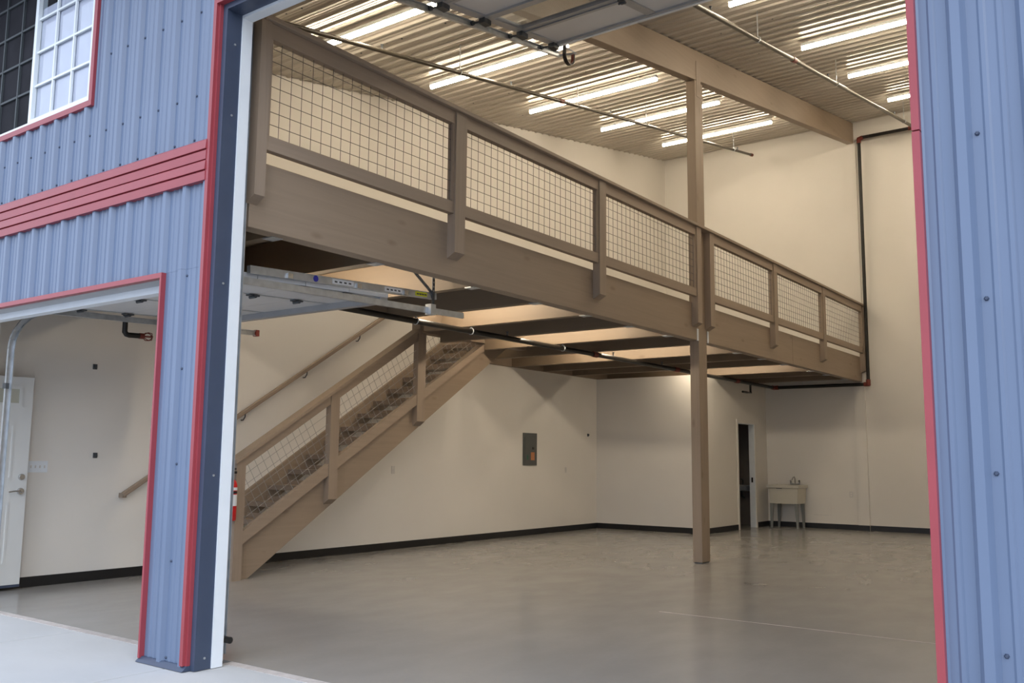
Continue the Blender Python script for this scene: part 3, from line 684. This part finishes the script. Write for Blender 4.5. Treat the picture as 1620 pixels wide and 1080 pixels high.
# ------------------------------------------------------------------ white entry door, hinged open against the left wall
d1 = thing('door_1', (-9.45, 3.72, 0), 'white panelled entry door with lever handle standing open inside', 'door', kind='structure')
DX = -9.425
B(DX-.045, DX, 3.72, 4.635, .055, 2.095).build('door_leaf', DOORW, d1, bevel=.003)
def raised(y0, y1, z0, z1):
    def R_(d, h): return [(y0+d, z0+d), (y1-d, z0+d), (y1-d, z1-d), (y0+d, z1-d)]
    m = MB(); m.ring(R_(0, 0), DX, DX+.006, R_(.018, 0)); o = m.build('panel_moulding', DOORW, d1)
    B(DX, DX+.004, y0+.045, y1-.045, z0+.045, z1-.045).build('raised_field', DOORW, o)
for y0, y1 in ((3.84, 4.13), (4.21, 4.50)):
    raised(y0, y1-.03, 1.08, 1.62); raised(y0, y1-.03, .25, .86)
yl0, yl1, zl0, zl1 = 3.85, 4.525, 1.80, 2.0
MB().ring([(yl0, zl0), (yl1, zl0), (yl1, zl1), (yl0, zl1)], DX, DX+.012, [(yl0+.03, zl0+.03), (yl1-.03, zl0+.03), (yl1-.03, zl1-.03), (yl0+.03, zl1-.03)]).build('lite_frame', DOORW, d1)
B(DX, DX+.003, yl0+.03, yl1-.03, zl0+.03, zl1-.03).build('lite_pane', LITE, d1)
MB().tube([(DX, 4.575, 1.10), (DX+.012, 4.575, 1.10), (DX+.02, 4.575, 1.10)], [.032, .032, .026], 16).build('deadbolt', CHROME, d1)
lv = MB().tube([(DX, 4.575, .96), (DX+.012, 4.575, .96), (DX+.02, 4.575, .96)], [.034, .034, .028], 16).build('lever_rose', CHROME, d1)
MB().tube([(DX+.015, 4.575, .96), (DX+.055, 4.575, .96), (DX+.06, 4.55, .962), (DX+.058, 4.50, .964), (DX+.055, 4.44, .955)], [.012, .011, .010, .008, .007], 8).build('lever', CHROME, d1)
B(DX-.03, DX-.016, 4.635, 4.642, .94, .98).build('latch', DGALV, d1)
B(DX-.046, DX+.001, 3.72, 4.635, .03, .054).build('door_sweep', NAVY, d1)
for z in (.3, 1.05, 1.85): MB().tube([(DX-.02, 3.712, z-.05), (DX-.02, 3.712, z+.05)], .008, 8).build('hinge', CHROME, d1)

# ------------------------------------------------------------------ wall mounted things
def outlet_y(y, z, X, label, w=.07, h=.115, holes=1, m=PLATE, group=None):
    t = thing('wall_plate', (X, y, z-h/2), label, 'outlet', group)
    B(X, X+.006, y-w/2, y+w/2, z-h/2, z+h/2).build('plate', m, t, bevel=.002)
    for k in range(holes):
        yy = y+(k-(holes-1)/2)*.046; B(X+.006, X+.010, yy-.006, yy+.006, z-.014, z+.014).build('switch_toggle', PLATE, t)
    return t
outlet_y(4.79, 1.20, XW, 'four gang light switch plate on the wall beside the open white door', .205, .115, 4, WHITE)
outlet_y(10.03, 1.15, XW, 'pale outlet plate on the left wall below the stairs', m=PLATE)
outlet_y(14.71, 1.134, XW, 'pale outlet plate on the left wall between electrical panel and corner', .05, .1)
t = thing('wall_plate', (-5.54, YB, .63), 'pale outlet plate low on the end wall beside the pilaster', 'outlet'); B(-5.575, -5.505, YB-.006, YB, .635, .75).build('plate', PLATE, t)
B(-5.555, -5.525, YB-.008, YB-.006, .655, .685).build('socket', DRY, t); B(-5.555, -5.525, YB-.008, YB-.006, .70, .73).build('socket', DRY, t)
t = thing('access_panel', (-6.15, YB, .2), 'flush square access panel low on the end wall right of the sink', 'panel'); MB().box(-6.42, -5.92, YB-.004, YB, .26, .62).build('cover', DRY, t)
B(-6.30, -6.0, YB-.007, YB-.004, .262, .272).build('lip', PLATE, t)
for y, z, lb in ((5.331, 2.274, 'small dark bracket high on the left wall beyond the small opening'), (5.398, 1.321, 'small dark bracket at chest height on the left wall beyond the small opening'), (15.50, 1.807, 'small dark box on the left wall near the partition corner')):
    t = thing('wall_bracket', (XW, y, z-.03), lb, 'bracket'); B(XW, XW+.012, y-.022, y+.022, z-.028, z+.028).build('base', DGALV, t); B(XW+.012, XW+.03, y-.008, y+.012, z-.012, z+.018).build('tab', DGALV, t)
ep = thing('electrical_panel', (XW, 13.52, 1.216), 'dark grey electrical panel with an orange label on the left wall', 'panel')
B(XW, XW+.02, 13.312, 13.73, 1.216, 1.79).build('cover', PGREY, ep, bevel=.004)
B(XW+.02, XW+.026, 13.345, 13.697, 1.26, 1.75).build('door', PGREY, ep, bevel=.002)
B(XW+.026, XW+.029, 13.53, 13.64, 1.31, 1.45).build('orange_label', ORANGE, ep); B(XW+.026, XW+.034, 13.57, 13.625, 1.50, 1.54).build('latch', BLACK, ep)
B(XW+.026, XW+.028, 13.41, 13.45, 1.32, 1.40).build('green_label', mat('green_label', (.03, .12, .08, 1), .6), ep)

# utility sink
sk = thing('utility_sink', (-6.72, 18.6, 0), 'beige utility sink on four grey legs with a small chrome faucet', 'sink')
sx0, sx1, sy0, sy1 = -7.06, -6.40, 18.38, 18.93
def rect(d, z): return [(sx0+d, sy0+d, z), (sx1-d, sy0+d, z), (sx1-d, sy1-d*.3, z), (sx0+d, sy1-d*.3, z)]
L0 = rect(0, .86); L1 = rect(0, .80); L2 = rect(.03, .79); L3 = rect(.05, .485); I0 = rect(.035, .86); I1 = rect(.075, .51)
v = L0+L1+L2+L3+I0+I1; q = lambda a, b_: [(a*4+i, a*4+(i+1) % 4, b_*4+(i+1) % 4, b_*4+i) for i in range(4)]
f = q(1, 0)+q(2, 1)+q(3, 2)+q(0, 4)+q(4, 5)+[(15, 14, 13, 12), (20, 21, 22, 23)]
MB().add(v, f).build('tub', SINKM, sk, bevel=.008)
B(-6.86, -6.74, sy0-.004, sy0-.0005, .785, .797).build('maker_badge', DGALV, sk)
for x, y in ((sx0+.08, sy0+.08), (sx1-.08, sy0+.08), (sx0+.09, sy1-.08), (sx1-.09, sy1-.08)):
    ox = -.03 if x < -6.7 else .03
    MB().hexa([(x+ox*.6-.018, y-.018, 0), (x+ox*.6+.018, y-.018, 0), (x+ox*.6+.018, y+.018, 0), (x+ox*.6-.018, y+.018, 0), (x-.036, y-.03, .49), (x+.036, y-.03, .49), (x+.036, y+.03, .49), (x-.036, y+.03, .49)]).build('leg', SLEG, sk)
fc = B(-6.74, -6.54, 18.86, 18.905, .861, .885).build('faucet_base', CHROME, sk, bevel=.005)
MB().tube([(-6.64, 18.88, .885), (-6.64, 18.87, .99), (-6.64, 18.83, 1.02), (-6.64, 18.75, 1.0), (-6.64, 18.70, .96)], .011, 8).build('spout', CHROME, fc)
for x in (-6.73, -6.55): MB().tube([(x, 18.88, .885), (x, 18.88, .925), (x, 18.86, .94)], [.018, .014, .02], 8).build('tap_handle', CHROME, fc)
bs = thing('restroom_basin', (-7.75, 18.7, .7), 'small white wall basin inside the dark restroom', 'sink')
MB().hexa([(-7.95, 18.62, .72), (-7.58, 18.62, .72), (-7.58, 18.92, .70), (-7.95, 18.92, .70), (-8.0, 18.50, .83), (-7.53, 18.50, .83), (-7.53, 18.92, .83), (-8.0, 18.92, .83)]).build('bowl', WHITE, bs, bevel=.02)
MB().tube([(-7.76, 18.86, .83), (-7.76, 18.86, .93), (-7.76, 18.78, .95)], .014, 8).build('faucet', DGALV, bs); MB().tube([(-7.76, 18.78, .71), (-7.76, 18.78, .60), (-7.76, 18.92, .56)], .02, 8).build('drain_trap', DGALV, bs)

# fire extinguisher on the newel post
fe = thing('fire_extinguisher', (-8.33, 6.262, .65), 'red fire extinguisher hung at the foot of the stair railing', 'fire extinguisher')
ex, ey = -8.33, 6.262
MB().tube([(ex, ey, .645), (ex, ey, .66), (ex, ey, 1.02), (ex, ey, 1.06), (ex, ey, 1.085)], [.058, .065, .065, .05, .024], 20).build('cylinder', FIRE, fe)
MB().tube([(ex, ey, 1.085), (ex, ey, 1.14)], .022, 10).box(ex-.012, ex+.012, ey-.02, ey+.11-.05, 1.14, 1.165).box(ex-.01, ex+.01, ey-.01, ey+.05, 1.18, 1.20).build('valve_head', BLACK, fe)
MB().tube([(ex+.01, ey-.02, 1.12), (ex+.04, ey-.055, 1.10), (ex+.045, ey-.075, .95), (ex+.04, ey-.075, .80)], .012, 8).build('hose', BLACK, fe)
MB().tube([(ex, ey, .93), (ex, ey, .955)], .067, 20).build('strap', BLACK, fe); MB().tube([(ex, ey, .80), (ex, ey, .92)], .0658, 20).build('paper_label', LABELW, fe); MB().tube([(ex, ey, .965), (ex, ey, .995)], .0658, 20).build('paper_label', LABELW, fe)

for o in list(bpy.data.objects):
    if '_o' in o: del o['_o']
